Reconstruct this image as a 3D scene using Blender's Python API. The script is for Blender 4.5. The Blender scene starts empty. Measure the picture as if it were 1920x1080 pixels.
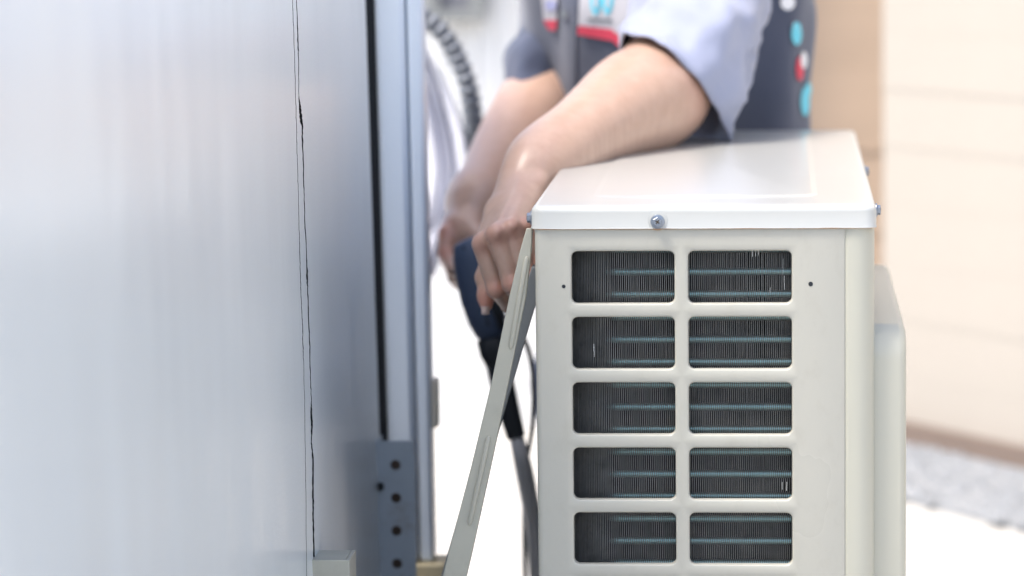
import bpy, bmesh, math, random
import numpy as np
from mathutils import Vector, Matrix, Euler
from mathutils.bvhtree import BVHTree
random.seed(4)
R = math.radians
scene = bpy.context.scene

# ------------------------------------------------------------------ camera
CAM = Vector((0.2288, -3.1672, 0.9898))
ROT = Euler((1.44995, 0.011915, 0.076408), 'XYZ')
FPX = 6500.0                                    # focal length in photo pixels (1920 wide)
cd = bpy.data.cameras.new('camera')
cam = bpy.data.objects.new('camera', cd)
scene.collection.objects.link(cam)
cam.location = CAM
cam.rotation_euler = ROT
cd.sensor_width = 36.0
cd.lens = 36.0 * FPX / 1920.0
cd.clip_start = 0.05
cd.clip_end = 500
cd.dof.use_dof = True
cd.dof.focus_distance = 3.25
cd.dof.aperture_fstop = 3.7
scene.camera = cam

# ------------------------------------------------------------------ sky, sun, exposure
SUN_EL, SUN_AZ = R(62), R(238)                  # hazy sun high over the grey wall; azimuth from +Y towards +X
world = bpy.data.worlds.new('World')
scene.world = world
world.use_nodes = True
wn = world.node_tree
sky = wn.nodes.new('ShaderNodeTexSky')
sky.sky_type = 'NISHITA'
sky.sun_disc = False
sky.sun_elevation = SUN_EL
sky.sun_rotation = SUN_AZ
sky.dust_density = 3.5
sky.air_density = 1.0
wn.links.new(sky.outputs[0], wn.nodes['Background'].inputs[0])
wn.nodes['Background'].inputs[1].default_value = 0.15
sl = bpy.data.lights.new('sun', 'SUN')
sl.energy = 1.5
sl.angle = R(12)
sl.color = (1.0, 0.97, 0.93)
sun = bpy.data.objects.new('sun', sl)
scene.collection.objects.link(sun)
sd = Vector((math.sin(SUN_AZ) * math.cos(SUN_EL), math.cos(SUN_AZ) * math.cos(SUN_EL), math.sin(SUN_EL)))
sun.rotation_euler = sd.to_track_quat('Z', 'Y').to_euler()
sun.location = (2, 4, 6)
scene.view_settings.view_transform = 'Standard'
scene.view_settings.look = 'None'
scene.view_settings.gamma = 1.0
scene.view_settings.exposure = 1.3

# ------------------------------------------------------------------ pixel helpers (photo 1920 x 1080)
MC = ROT.to_matrix()
def ray(px, py):
    return (MC @ Vector(((px - 960) / FPX, (540 - py) / FPX, -1.0)))
def at(px, py, Y):
    d = ray(px, py)
    return CAM + d * ((Y - CAM.y) / d.y)
def on_plane(px, py, p0, n):
    d = ray(px, py)
    return CAM + d * ((p0 - CAM).dot(n) / d.dot(n))
def on_z(px, py, z):
    d = ray(px, py)
    return CAM + d * ((z - CAM.z) / d.z)
def rpx(r, Y):
    return r * (Y - CAM.y) / FPX

# ------------------------------------------------------------------ materials
MATS = {}
def mat(name, col, rough=0.5, metal=0.0, var=0.0, vscale=20.0, bump=0.0, bscale=60.0, coat=0.0, stretch=(1, 1, 1),
        spec=0.5, sheen=0.0, sss=0.0, dirt=None, dscale=6.0, damt=0.0, rvar=0.0, coat_rough=0.15, bdist=0.002):
    if name in MATS:
        return MATS[name]
    m = bpy.data.materials.new(name)
    m.use_nodes = True
    nt = m.node_tree
    b = nt.nodes['Principled BSDF']
    N, L = nt.nodes.new, nt.links.new
    b.inputs['Base Color'].default_value = (*col, 1)
    b.inputs['Roughness'].default_value = rough
    b.inputs['Metallic'].default_value = metal
    b.inputs['Specular IOR Level'].default_value = spec
    b.inputs['Coat Weight'].default_value = coat
    b.inputs['Coat Roughness'].default_value = coat_rough
    b.inputs['Sheen Weight'].default_value = sheen
    if sss:
        b.inputs['Subsurface Weight'].default_value = sss
        b.inputs['Subsurface Radius'].default_value = (1.0, 0.35, 0.18)
        b.inputs['Subsurface Scale'].default_value = 0.006
    tc = N('ShaderNodeTexCoord')
    mp = N('ShaderNodeMapping')
    mp.inputs['Scale'].default_value = stretch
    L(tc.outputs['Object'], mp.inputs[0])
    cur = None
    if var:
        n = N('ShaderNodeTexNoise')
        n.inputs['Scale'].default_value = vscale
        n.inputs['Detail'].default_value = 5
        n.inputs['Roughness'].default_value = 0.6
        L(mp.outputs[0], n.inputs['Vector'])
        mx = N('ShaderNodeMix'); mx.data_type = 'RGBA'
        mx.inputs[6].default_value = (*[max(0, c * (1 - var)) for c in col], 1)
        mx.inputs[7].default_value = (*[min(1, c * (1 + var)) for c in col], 1)
        L(n.outputs['Fac'], mx.inputs[0])
        cur = mx.outputs[2]
    if dirt:
        n = N('ShaderNodeTexNoise')
        n.inputs['Scale'].default_value = dscale
        n.inputs['Detail'].default_value = 8
        n.inputs['Roughness'].default_value = 0.7
        L(mp.outputs[0], n.inputs['Vector'])
        cr = N('ShaderNodeMapRange')
        cr.inputs[1].default_value = 0.52; cr.inputs[2].default_value = 0.75
        cr.inputs[3].default_value = 0; cr.inputs[4].default_value = damt
        L(n.outputs['Fac'], cr.inputs[0])
        mx = N('ShaderNodeMix'); mx.data_type = 'RGBA'
        mx.inputs[6].default_value = (*col, 1)
        if cur: L(cur, mx.inputs[6])
        mx.inputs[7].default_value = (*dirt, 1)
        L(cr.outputs[0], mx.inputs[0])
        cur = mx.outputs[2]
    if cur:
        L(cur, b.inputs['Base Color'])
    if rvar:
        n = N('ShaderNodeTexNoise')
        n.inputs['Scale'].default_value = vscale * 0.7
        n.inputs['Detail'].default_value = 4
        L(mp.outputs[0], n.inputs['Vector'])
        cr = N('ShaderNodeMapRange')
        cr.inputs[1].default_value = 0.3; cr.inputs[2].default_value = 0.7
        cr.inputs[3].default_value = max(0.02, rough - rvar); cr.inputs[4].default_value = rough + rvar
        L(n.outputs['Fac'], cr.inputs[0])
        L(cr.outputs[0], b.inputs['Roughness'])
    if bump:
        n = N('ShaderNodeTexNoise')
        n.inputs['Scale'].default_value = bscale
        n.inputs['Detail'].default_value = 4
        L(mp.outputs[0], n.inputs['Vector'])
        bp = N('ShaderNodeBump')
        bp.inputs['Strength'].default_value = bump
        bp.inputs['Distance'].default_value = bdist
        L(n.outputs['Fac'], bp.inputs['Height'])
        L(bp.outputs[0], b.inputs['Normal'])
        if coat: L(bp.outputs[0], b.inputs['Coat Normal'])
    MATS[name] = m
    return m

IVORY = mat('ivory enamel', (0.485, 0.468, 0.398), 0.33, var=0.03, vscale=9, dirt=(0.36, 0.33, 0.26), dscale=45, damt=0.28, stretch=(1, 1, .6), bump=0.05, bscale=220, coat=0.25, rvar=0.08)
IVORY2 = mat('ivory enamel warm', (0.51, 0.495, 0.405), 0.34, var=0.03, vscale=7, dirt=(0.5, 0.46, 0.38), dscale=10, damt=0.2, coat=0.2)
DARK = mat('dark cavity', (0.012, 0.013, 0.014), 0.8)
FIN = mat('coated aluminium fin', (0.155, 0.155, 0.148), 0.5, metal=0.2, var=0.45, vscale=60, dirt=(0.03, 0.03, 0.03), dscale=90, damt=0.6)
TUBE = mat('coil tube', (0.36, 0.60, 0.58), 0.32, metal=0.55, var=0.2, vscale=50)
ZINC = mat('zinc plated steel', (0.30, 0.33, 0.38), 0.35, metal=0.85, var=0.15, vscale=90)
WALLP = mat('grey enamel wall', (0.80, 0.845, 0.855), 0.36, var=0.05, vscale=3, coat=0.45, bump=0.4, bscale=26, stretch=(1, 1, 0.10), coat_rough=0.17, rvar=0.07, bdist=0.002)
def buckle(m, sc, dist):
    nt = m.node_tree; N, L = nt.nodes.new, nt.links.new
    b = nt.nodes['Principled BSDF']
    tc = N('ShaderNodeTexCoord'); mp = N('ShaderNodeMapping'); mp.inputs['Scale'].default_value = (1, 1, .45)
    L(tc.outputs['Object'], mp.inputs[0])
    n = N('ShaderNodeTexNoise'); n.inputs['Scale'].default_value = sc; n.inputs['Detail'].default_value = 2
    L(mp.outputs[0], n.inputs['Vector'])
    fine = b.inputs['Normal'].links[0].from_node
    bp = N('ShaderNodeBump'); bp.inputs['Strength'].default_value = 1; bp.inputs['Distance'].default_value = dist
    L(n.outputs['Fac'], bp.inputs['Height']); L(bp.outputs[0], fine.inputs['Normal'])
    # fine orange peel on top
    n2 = N('ShaderNodeTexNoise'); n2.inputs['Scale'].default_value = 320; n2.inputs['Detail'].default_value = 2
    L(tc.outputs['Object'], n2.inputs['Vector'])
    b2 = N('ShaderNodeBump'); b2.inputs['Strength'].default_value = .35; b2.inputs['Distance'].default_value = .0006
    L(n2.outputs['Fac'], b2.inputs['Height']); L(fine.outputs[0], b2.inputs['Normal'])
    L(b2.outputs[0], b.inputs['Normal']); L(b2.outputs[0], b.inputs['Coat Normal'])
buckle(WALLP, 5.0, .007)
POST = mat('blue grey paint', (0.76, 0.84, 0.93), 0.35, var=0.05, vscale=6, coat=0.2)
GALV = mat('galvanised steel', (0.40, 0.46, 0.52), 0.42, metal=0.35, var=0.12, vscale=25, dirt=(0.22, 0.13, 0.07), dscale=28, damt=0.5)
STRUT = mat('ivory painted steel strip', (0.44, 0.425, 0.345), 0.36, var=0.08, vscale=20, dirt=(0.3, 0.27, 0.2), dscale=30, damt=0.35, coat=0.15)
STRUTD = mat('grey steel strip', (0.23, 0.24, 0.235), 0.45, var=0.1, vscale=20)
CREAM = mat('cream render', (0.44, 0.40, 0.345), 0.75, var=0.06, vscale=3, bump=0.2, bscale=60)
WHITEW = mat('white cladding', (0.74, 0.74, 0.73), 0.5, var=0.03, vscale=4)
BROWN = mat('brown timber', (0.54, 0.40, 0.285), 0.7, var=0.2, vscale=8, stretch=(0.2, 1, 1), bump=0.3)
CONC = mat('pale concrete', (0.52, 0.50, 0.46), 0.85, var=0.12, vscale=2.5, bump=0.3, bscale=40)
GRAVEL = mat('grey gravel', (0.27, 0.28, 0.29), 0.9, var=0.35, vscale=40, bump=0.6, bscale=60)
NAVY = mat('navy shirt cloth', (0.055, 0.068, 0.115), 0.8, var=0.1, vscale=30, sheen=0.35, bump=0.15, bscale=700)
NAVY_LIT = mat('sunlit navy cloth', (0.33, 0.355, 0.47), 0.8, var=0.06, vscale=20, sheen=0.3, bump=0.15, bscale=700)  # navy sleeve cloth with the sun's brightening put into its colour
YOKE = mat('light grey cloth', (0.58, 0.57, 0.60), 0.8, var=0.04, vscale=30, sheen=0.2)
RED = mat('red trim', (0.72, 0.06, 0.11), 0.7, var=0.06)
CYAN = mat('cyan print', (0.16, 0.66, 0.82), 0.6)
WPRINT = mat('white print', (0.86, 0.87, 0.9), 0.6)
LAV = mat('lavender print', (0.40, 0.42, 0.66), 0.7)
GREYP = mat('dark grey print', (0.2, 0.22, 0.24), 0.7)
TROU = mat('grey blue trousers', (0.13, 0.15, 0.20), 0.85, var=0.1, vscale=30, bump=0.2, bscale=400)
HAIR = mat('black hair', (0.02, 0.017, 0.015), 0.5, bump=0.6, bscale=120)
SHOE = mat('dark shoe', (0.04, 0.04, 0.045), 0.6)
GUN = mat('blue black plastic', (0.05, 0.075, 0.13), 0.42, var=0.1, vscale=30)
BLACK = mat('black rubber', (0.014, 0.017, 0.022), 0.55)
HOSE = mat('grey corrugated plastic', (0.20, 0.22, 0.25), 0.45)
PALEH = mat('pale hose', (0.55, 0.55, 0.56), 0.4)
CLOTH = mat('white wrap', (0.82, 0.83, 0.90), 0.7, var=0.05, vscale=8)
GLASS = mat('dusty window', (0.22, 0.22, 0.24), 0.2)
NAIL = mat('fingernail', (0.78, 0.58, 0.50), 0.22)
YELLOW = mat('worn yellow block', (0.62, 0.53, 0.34), 0.6, var=0.2, vscale=30)

def skin_material():
    m = bpy.data.materials.new('skin')
    m.use_nodes = True
    nt = m.node_tree
    b = nt.nodes['Principled BSDF']
    N, L = nt.nodes.new, nt.links.new
    at_ = N('ShaderNodeAttribute'); at_.attribute_name = 'flush'
    tc = N('ShaderNodeTexCoord')
    n = N('ShaderNodeTexNoise'); n.inputs['Scale'].default_value = 60; n.inputs['Detail'].default_value = 8; n.inputs['Roughness'].default_value = .65
    L(tc.outputs['Object'], n.inputs['Vector'])
    mx = N('ShaderNodeMix'); mx.data_type = 'RGBA'
    mx.inputs[6].default_value = (0.44, 0.262, 0.185, 1); mx.inputs[7].default_value = (0.64, 0.44, 0.335, 1)
    L(n.outputs['Fac'], mx.inputs[0])
    m2 = N('ShaderNodeMix'); m2.data_type = 'RGBA'
    m2.inputs[7].default_value = (0.62, 0.27, 0.19, 1)
    L(at_.outputs['Fac'], m2.inputs[0]); L(mx.outputs[2], m2.inputs[6])
    L(m2.outputs[2], b.inputs['Base Color'])
    b.inputs['Roughness'].default_value = 0.36
    b.inputs['Coat Weight'].default_value = 0.3
    b.inputs['Coat Roughness'].default_value = 0.3
    b.inputs['Subsurface Weight'].default_value = 0.1
    b.inputs['Subsurface Radius'].default_value = (1.0, 0.36, 0.2)
    b.inputs['Subsurface Scale'].default_value = 0.005
    v = N('ShaderNodeTexVoronoi'); v.inputs['Scale'].default_value = 620
    L(tc.outputs['Object'], v.inputs['Vector'])
    bp = N('ShaderNodeBump'); bp.inputs['Strength'].default_value = 0.12; bp.inputs['Distance'].default_value = 0.0006
    L(v.outputs['Distance'], bp.inputs['Height']); L(bp.outputs[0], b.inputs['Normal'])
    return m
SKIN = skin_material()

def lid_material(zb):
    m = mat('ivory lid enamel', (0.53, 0.53, 0.495), 0.30, var=0.02, vscale=9, dirt=(0.38, 0.38, 0.355), dscale=10, damt=0.08, bump=0.08, bscale=12, coat=0.6, coat_rough=0.22, rvar=0.02)
    nt = m.node_tree; N, L = nt.nodes.new, nt.links.new
    b = nt.nodes['Principled BSDF']
    src = b.inputs['Base Color'].links[0].from_socket
    tc = N('ShaderNodeTexCoord'); sp = N('ShaderNodeSeparateXYZ'); L(tc.outputs['Object'], sp.inputs[0])
    n = N('ShaderNodeTexNoise'); n.inputs['Scale'].default_value = 38; n.inputs['Detail'].default_value = 6
    L(tc.outputs['Object'], n.inputs['Vector'])
    r = N('ShaderNodeMapRange'); r.inputs[1].default_value = 0.35; r.inputs[2].default_value = 0.75
    r.inputs[3].default_value = 0.0001; r.inputs[4].default_value = 0.0011
    L(n.outputs['Fac'], r.inputs[0])
    ad = N('ShaderNodeMath'); ad.operation = 'ADD'; ad.inputs[1].default_value = zb
    L(r.outputs[0], ad.inputs[0])
    lt = N('ShaderNodeMath'); lt.operation = 'LESS_THAN'
    L(sp.outputs['Z'], lt.inputs[0]); L(ad.outputs[0], lt.inputs[1])
    mx = N('ShaderNodeMix'); mx.data_type = 'RGBA'; mx.inputs[7].default_value = (0.36, 0.22, 0.12, 1)
    L(lt.outputs[0], mx.inputs[0]); L(src, mx.inputs[6]); L(mx.outputs[2], b.inputs['Base Color'])
    return m

# ------------------------------------------------------------------ object helpers
COL = scene.collection
BASE = {}
def setup(o, parent=None, label=None, cat=None, group=None, kind=None):
    COL.objects.link(o)
    if parent is not None:
        o.parent = parent
        loc = BASE.get(parent.name, Vector((0, 0, 0)))
        o.matrix_parent_inverse = Matrix.Translation(-loc)
    if label: o['label'] = label
    if cat: o['category'] = cat
    if group: o['group'] = group
    if kind: o['kind'] = kind
    return o
def thing(name, loc, label, cat, group=None):
    o = bpy.data.objects.new(name, None)
    o.empty_display_size = 0.05
    o.location = loc
    setup(o, None, label, cat, group)
    BASE[o.name] = Vector(loc)
    return o
def mk(name, V, F, m, parent=None, smooth=None, **kw):
    me = bpy.data.meshes.new(name)
    me.from_pydata([tuple(v) for v in V], [], F)
    bm = bmesh.new(); bm.from_mesh(me)
    bmesh.ops.remove_doubles(bm, verts=bm.verts, dist=1e-6)
    bmesh.ops.recalc_face_normals(bm, faces=bm.faces)
    bm.to_mesh(me); bm.free()
    me.materials.append(m)
    if smooth is not None:
        me.shade_smooth()
        me.set_sharp_from_angle(angle=R(smooth))
    return setup(bpy.data.objects.new(name, me), parent, **kw)
def merge(*parts):
    V, F = [], []
    for v, f in parts:
        o = len(V)
        V += list(v); F += [tuple(i + o for i in q) for q in f]
    return V, F
def box(x0, x1, y0, y1, z0, z1):
    V = [(x, y, z) for z in (z0, z1) for y in (y0, y1) for x in (x0, x1)]
    return V, [(0, 2, 3, 1), (4, 5, 7, 6), (0, 1, 5, 4), (1, 3, 7, 5), (3, 2, 6, 7), (2, 0, 4, 6)]
def bevel(o, w, seg=2, ang=30):
    b = o.modifiers.new('bevel', 'BEVEL'); b.width = w; b.segments = seg; b.limit_method = 'ANGLE'; b.angle_limit = R(ang)
    o.data.shade_smooth(); o.data.set_sharp_from_angle(angle=R(50))
    return o
def loft(rings, closed=True, cap=True):
    n = len(rings[0]); V = [p for r in rings for p in r]; F = []
    for i in range(len(rings) - 1):
        for j in range(n if closed else n - 1):
            k = (j + 1) % n
            F.append((i * n + j, i * n + k, (i + 1) * n + k, (i + 1) * n + j))
    if cap:
        F.append(tuple(range(n))[::-1]); F.append(tuple((len(rings) - 1) * n + j for j in range(n)))
    return V, F
def rrect(x0, x1, y0, y1, r, n=6):
    P = []
    for cx, cy, a0 in ((x1 - r, y1 - r, 0), (x0 + r, y1 - r, 90), (x0 + r, y0 + r, 180), (x1 - r, y0 + r, 270)):
        for i in range(n + 1):
            a = R(a0 + 90 * i / n)
            P.append((cx + r * math.cos(a), cy + r * math.sin(a)))
    return P
def catmull(P, n):
    P = [np.array(p, float) for p in P]
    P = [2 * P[0] - P[1]] + P + [2 * P[-1] - P[-2]]
    out = []
    for i in range(1, len(P) - 2):
        for k in range(n):
            t = k / n
            a, b, c, d = P[i - 1:i + 3]
            out.append(0.5 * (2 * b + (c - a) * t + (2 * a - 5 * b + 4 * c - d) * t * t + (3 * b - a - 3 * c + d) * t ** 3))
    out.append(P[-2])
    return out
def tube(P, rad, n=14, power=2.0, asp=1.0, up=(0, 1, 0)):
    P = [Vector(p) for p in P]
    rings = []; u = Vector(up)
    for i, p in enumerate(P):
        t = (P[min(i + 1, len(P) - 1)] - P[max(i - 1, 0)]).normalized()
        u = (u - t * u.dot(t)).normalized()
        w = t.cross(u)
        r = rad[i] if hasattr(rad, '__len__') else rad
        rg = []
        for j in range(n):
            a = 2 * math.pi * j / n
            c, s = math.cos(a), math.sin(a)
            k = (abs(c) ** power + abs(s) ** power) ** (-1 / power)
            rg.append(p + (u * c * asp + w * s) * (r * k))
        rings.append(rg)
    return loft(rings)
def prism(poly, vec):
    n = len(poly); vec = Vector(vec)
    V = [Vector(p) for p in poly] + [Vector(p) + vec for p in poly]
    F = [tuple(range(n))[::-1], tuple(range(n, 2 * n))] + [(i, (i + 1) % n, n + (i + 1) % n, n + i) for i in range(n)]
    return V, F

# ================================================================== SETTING
ground = mk('ground', *merge(([(-90, -90, 0), (90, -90, 0), (90, 90, 0), (-90, 90, 0)], [(0, 1, 2, 3)])), CONC, kind='structure')

# ------------------------------------------------------------------ siding house wall at the right
A = on_z(1655, 826, 0); B = on_z(1920, 886, 0)
dAB = (B - A).normalized(); nAB = Vector((dAB.y, -dAB.x, 0))
if nAB.y > 0: nAB = -nAB
sid = thing('siding_wall', A, 'cream house wall of wide horizontal boards behind the gravel strip', 'wall')
LEN = 4.2
pitch = 0.098
def plank_mesh(name, L_, h, t, lap, m):
    V = [(0, 0, 0), (L_, 0, 0), (L_, t, 0), (0, t, 0), (0, lap, h), (L_, lap, h), (L_, t, h), (0, t, h)]
    me = bpy.data.meshes.new(name)
    me.from_pydata(V, [], [(0, 3, 2, 1), (4, 5, 6, 7), (0, 1, 5, 4), (1, 2, 6, 5), (2, 3, 7, 6), (3, 0, 4, 7)])
    me.materials.append(m)
    return me
pm = plank_mesh('plank', LEN, pitch - 0.0003, 0.03, 0.0004, CREAM)
rotA = math.atan2(dAB.y, dAB.x)
for i in range(26):
    o = bpy.data.objects.new('plank', pm)
    setup(o, sid)
    o.location = A + Vector((0, 0, 0.02 + i * pitch)) + nAB * (0.001 * random.uniform(-1, 1))
    o.rotation_euler.z = rotA
bk = prism([A - nAB * 0.035, A + dAB * LEN - nAB * 0.035, A + dAB * LEN - nAB * 0.18, A - nAB * 0.18], (0, 0, 2.58))
mk('core', *bk, CREAM, sid)
mk('base_board', *prism([A + nAB * .006 - dAB * .05, A + dAB * LEN + nAB * .006, A + dAB * LEN + nAB * .022, A - dAB * .05 + nAB * .022], (0, 0, .045)), mat('brown base board', (.20, .15, .12), .8, var=.2), sid)
# gravel strip in front of it
g0 = A + nAB * 0.024 - dAB * 0.05; g1 = A + dAB * LEN + nAB * 0.024
mk('gravel_strip', *prism([g0, g1, g1 + nAB * 0.30, g0 + nAB * 0.30], (0, 0, 0.012)), GRAVEL, kind='structure')
rng = random.Random(8)
V, F = [], []
for i in range(1500):
    c = g0 + (g1 - g0) * rng.random() * 0.6 + nAB * rng.uniform(0.01, 0.31) + Vector((0, 0, 0.014))
    r = rng.uniform(0.006, 0.016); o = len(V); a0 = rng.random() * 6
    for k in range(5):
        V.append(c + Vector((math.cos(a0 + k * 1.257) * r * rng.uniform(.7, 1.2), math.sin(a0 + k * 1.257) * r * rng.uniform(.7, 1.2), -0.004)))
    V.append(c + Vector((0, 0, r * 0.7)))
    F += [(o + k, o + (k + 1) % 5, o + 5) for k in range(5)]
mk('gravel_stones', V, F, GRAVEL, label='loose grey gravel stones along the foot of the cream wall', cat='gravel', kind='stuff')

# ------------------------------------------------------------------ brown timber fence between the walls
Yf = 3.02
fx0, fx1 = at(1380, 300, Yf).x, at(1720, 300, Yf).x
fen = thing('timber_fence', (fx0, Yf, 0), 'brown fence of horizontal timber boards beside the cream wall', 'fence')
pf = plank_mesh('board', fx1 - fx0, 0.1495, 0.03, 0.002, BROWN)
for i in range(14):
    o = bpy.data.objects.new('board', pf); setup(o, fen)
    o.location = (fx0, Yf + random.uniform(-.004, .004), 0.03 + i * 0.15)
for x in (fx0 + 0.05, (fx0 + fx1) / 2, fx1 - 0.06):
    mk('post', *box(x, x + 0.07, Yf + 0.036, Yf + 0.11, 0, 2.15), BROWN, fen)

# ------------------------------------------------------------------ white cladding wall behind
Yw = 2.9
wx0, wx1 = at(560, 300, Yw).x, at(1385, 300, Yw).x
ww = thing('white_wall', (wx0, Yw, 0), 'white ribbed metal wall behind the worker', 'wall')
npan = 4
pw = (wx1 - wx0) / npan
prof = []
nr = 6
for k in range(nr):
    x = pw * k / nr; s = pw / nr
    prof += [(x, 0), (x + s * .62, 0), (x + s * .7, -0.005), (x + s * .9, -0.005), (x + s * .985, 0)]
prof.append((pw - 0.003, 0))
V = [(x, y, z) for z in (0, 2.6) for x, y in prof] + [(x, 0.02, z) for z in (0, 2.6) for x, y in prof]
n_ = len(prof)
F = [(i, i + 1, n_ + i + 1, n_ + i) for i in range(n_ - 1)] + [(2 * n_ + i, 3 * n_ + i, 3 * n_ + i + 1, 2 * n_ + i + 1) for i in range(n_ - 1)]
F += [(n_ - 1, 3 * n_ - 1, 4 * n_ - 1, 2 * n_ - 1), (0, n_, 3 * n_, 2 * n_)]
wm = bpy.data.meshes.new('panel'); wm.from_pydata(V, [], F); wm.materials.append(WHITEW)
for i in range(npan):
    o = bpy.data.objects.new('panel', wm); setup(o, ww); o.location = (wx0 + i * pw, Yw, 0)
# window in it
w0 = at(795, 40, Yw - .05); w1 = at(905, -130, Yw - .05)
wt = thing('small_window', (w0.x, Yw - 0.03, w0.z), 'small dark window with grey frame high in the white wall', 'window')
mk('pane', *box(w0.x + .025, w1.x - .025, Yw - .03, Yw - .02, w0.z + .02, w1.z - .02), GLASS, wt)
fr = merge(box(w0.x, w0.x + .025, Yw - .05, Yw - .014, w0.z, w1.z), box(w1.x - .025, w1.x, Yw - .05, Yw - .014, w0.z, w1.z),
           box(w0.x + .025, w1.x - .025, Yw - .05, Yw - .014, w0.z, w0.z + .02), box(w0.x + .025, w1.x - .025, Yw - .05, Yw - .014, w1.z - .02, w1.z))
mk('frame', *fr, STRUTD, wt)

# ================================================================== GREY WALL at the left
P0 = at(575, 540, 0.05)
pt, pb = at(551, 0, 0.05), at(588, 1045, 0.05)
slope = (pt.x - pb.x) / (pt.z - pb.z)
nW = Vector((1, 0, -slope)).normalized()
def wp(Y, z, off=0.0):
    return Vector((P0.x + slope * (z - P0.z), Y, z)) + nW * off
def wpix(px, py):
    p = on_plane(px, py, P0, nW); return p.y, p.z
YEND = wpix(697, 400)[0]
ZW0, ZW1 = 0.0, 1.16
def seam(pts):
    q = sorted([wpix(x, y) + (w,) for x, y, w in pts], key=lambda a: a[1])
    # subdivide with small jitter
    rg = random.Random(len(pts)); out = []
    for a, b in zip(q[:-1], q[1:]):
        for k in range(8):
            t = k / 8
            out.append((a[0] + (b[0] - a[0]) * t + rg.uniform(-.0014, .0014), a[1] + (b[1] - a[1]) * t, max(0.0002, (a[2] + (b[2] - a[2]) * t) * rg.uniform(.75, 1.2))))
    out.append(q[-1])
    y0, y1 = out[0][0], out[-1][0]
    out = [(y0, ZW0, .001)] + out + [(y1, ZW1, .001)]
    return out
s1 = seam([(a_, b_, c_ * .4) for a_, b_, c_ in [(547, -40, .002), (549, 20, .003), (552, 100, .003), (554, 180, .003), (556, 260, .003), (558, 330, .002), (560, 400, .0025), (562, 480, .005), (563, 520, .006), (565, 570, .004), (567, 610, .006), (568, 655, .006), (569, 680, .0008), (571, 760, .0005), (573, 900, .0005), (575, 1100, .0005)]])
s2 = seam([(554, -40, .002), (556, 30, .003), (558, 80, .006), (559, 110, .003), (559.5, 180, .001), (561, 195, .010), (562.5, 212, .014), (564, 228, .016), (566, 236, .008), (566, 260, .007), (568, 310, .005), (569, 360, .003), (571, 420, .004), (574, 480, .003), (575, 520, .010), (576, 540, .004), (577, 580, .005), (580, 650, .005), (581, 700, .003), (583, 750, .003), (582.5, 770, .010), (584, 800, .011), (583, 830, .004), (586, 860, .009), (586, 930, .010), (586.5, 980, .009), (588, 1045, .008), (589, 1100, .006)])
gw = thing('grey_wall', wp(-0.5, 0), 'glossy pale grey painted metal wall with a vertical cracked seam', 'wall')
def slab(name, left, right, t0, t1, m):
    # left/right: lists of (Y,z) with the same z breakpoints not required -> resample
    zs = sorted(set([round(z, 5) for _, z in left] + [round(z, 5) for _, z in right]))
    li = lambda L_, z: float(np.interp(z, [a[1] for a in L_], [a[0] for a in L_]))
    rows = [(li(left, z), li(right, z), z) for z in zs]
    V = []
    for a, b, z in rows:
        V += [wp(a, z, t1), wp(b, z, t1), wp(a, z, t0), wp(b, z, t0)]
    F = []
    for i in range(len(rows) - 1):
        o = i * 4; p = o + 4
        F += [(o, o + 1, p + 1, p), (o + 2, p + 2, p + 3, o + 3), (o, p, p + 2, o + 2), (o + 1, o + 3, p + 3, p + 1)]
    F += [(0, 2, 3, 1)]; o = (len(rows) - 1) * 4; F += [(o, o + 1, o + 3, o + 2)]
    o = mk(name, V, F, m, gw)
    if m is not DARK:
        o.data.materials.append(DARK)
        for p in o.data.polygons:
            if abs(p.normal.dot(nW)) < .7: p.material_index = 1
    return o
st = lambda Y: [(Y, ZW0), (Y, ZW1)]
slab('panel', st(-4.2), [(y - w / 2, z) for y, z, w in s1], -.006, 0, WALLP)
slab('panel', [(y + w / 2, z) for y, z, w in s2], st(YEND), -.006, 0.0006, WALLP)
slab('seam_strip', [(y + w / 2, z) for y, z, w in s1], [(y - w / 2, z) for y, z, w in s2], -.006, 0.0003, WALLP)
slab('backing', st(-4.2), st(YEND - .01), -.05, -.0065, DARK)

slab('hidden_sun_block', st(YEND + .012), st(.88), -.30, -.04, WALLP)  # unseen wall piece added to keep the sun off the far forearm

# ------------------------------------------------------------------ post, and black strip for the shaded gap after the wall end
Yp = YEND + 0.05
def leanx(pa, pb_, Y):
    a, b = at(*pa, Y), at(*pb_, Y)
    return lambda z: a.x + (b.x - a.x) * (z - a.z) / (b.z - a.z)
zpb = at(790, 1055, Yp).z
xl = leanx((701, 0), (726, 820), Yp); xg = leanx((759, 0), (782, 900), Yp); xr = leanx((789, 0), (812, 1050), Yp)
dp = thing('door_post', (xl(0), Yp, 0), 'blue grey painted steel door post with a black strip for the shaded gap beside the grey wall', 'post')
def lean_box(name, f0, f1, y0, y1, z0, z1, m, par, bv=0.003):
    V = []
    for z in (z0, z1):
        V += [(f0(z), y0, z), (f1(z), y0, z), (f1(z), y1, z), (f0(z), y1, z)]
    o = mk(name, V, [(0, 3, 2, 1), (4, 5, 6, 7), (0, 1, 5, 4), (1, 2, 6, 5), (2, 3, 7, 6), (3, 0, 4, 7)], m, par)
    if bv: bevel(o, bv)
    return o
lean_box('post_face', xl, lambda z: xg(z) - .0012, Yp, Yp + .06, zpb, 1.16, POST, dp, .006)
lean_box('post_lip', lambda z: xg(z) + .0005, xr, Yp + .004, Yp + .05, zpb, 1.16, POST, dp, .004)
lean_box('gap_shade', lambda z: xl(z) - .03, lambda z: xl(z) - .0015, Yp + .008, Yp + .06, 0, 1.16, BLACK, dp, 0)  # black strip stands in for the shade of the open gap
l0 = at(815, 705, Yp + .05); l1 = at(815, 795, Yp + .05)
bevel(mk('latch', *box(xr(l0.z) - .004, xr(l0.z) + .007, Yp + .02, Yp + .045, l1.z, l0.z), mat('cream latch', (.82, .74, .6), .5), dp), .002)
fb = at(830, 1052, Yp)
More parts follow.
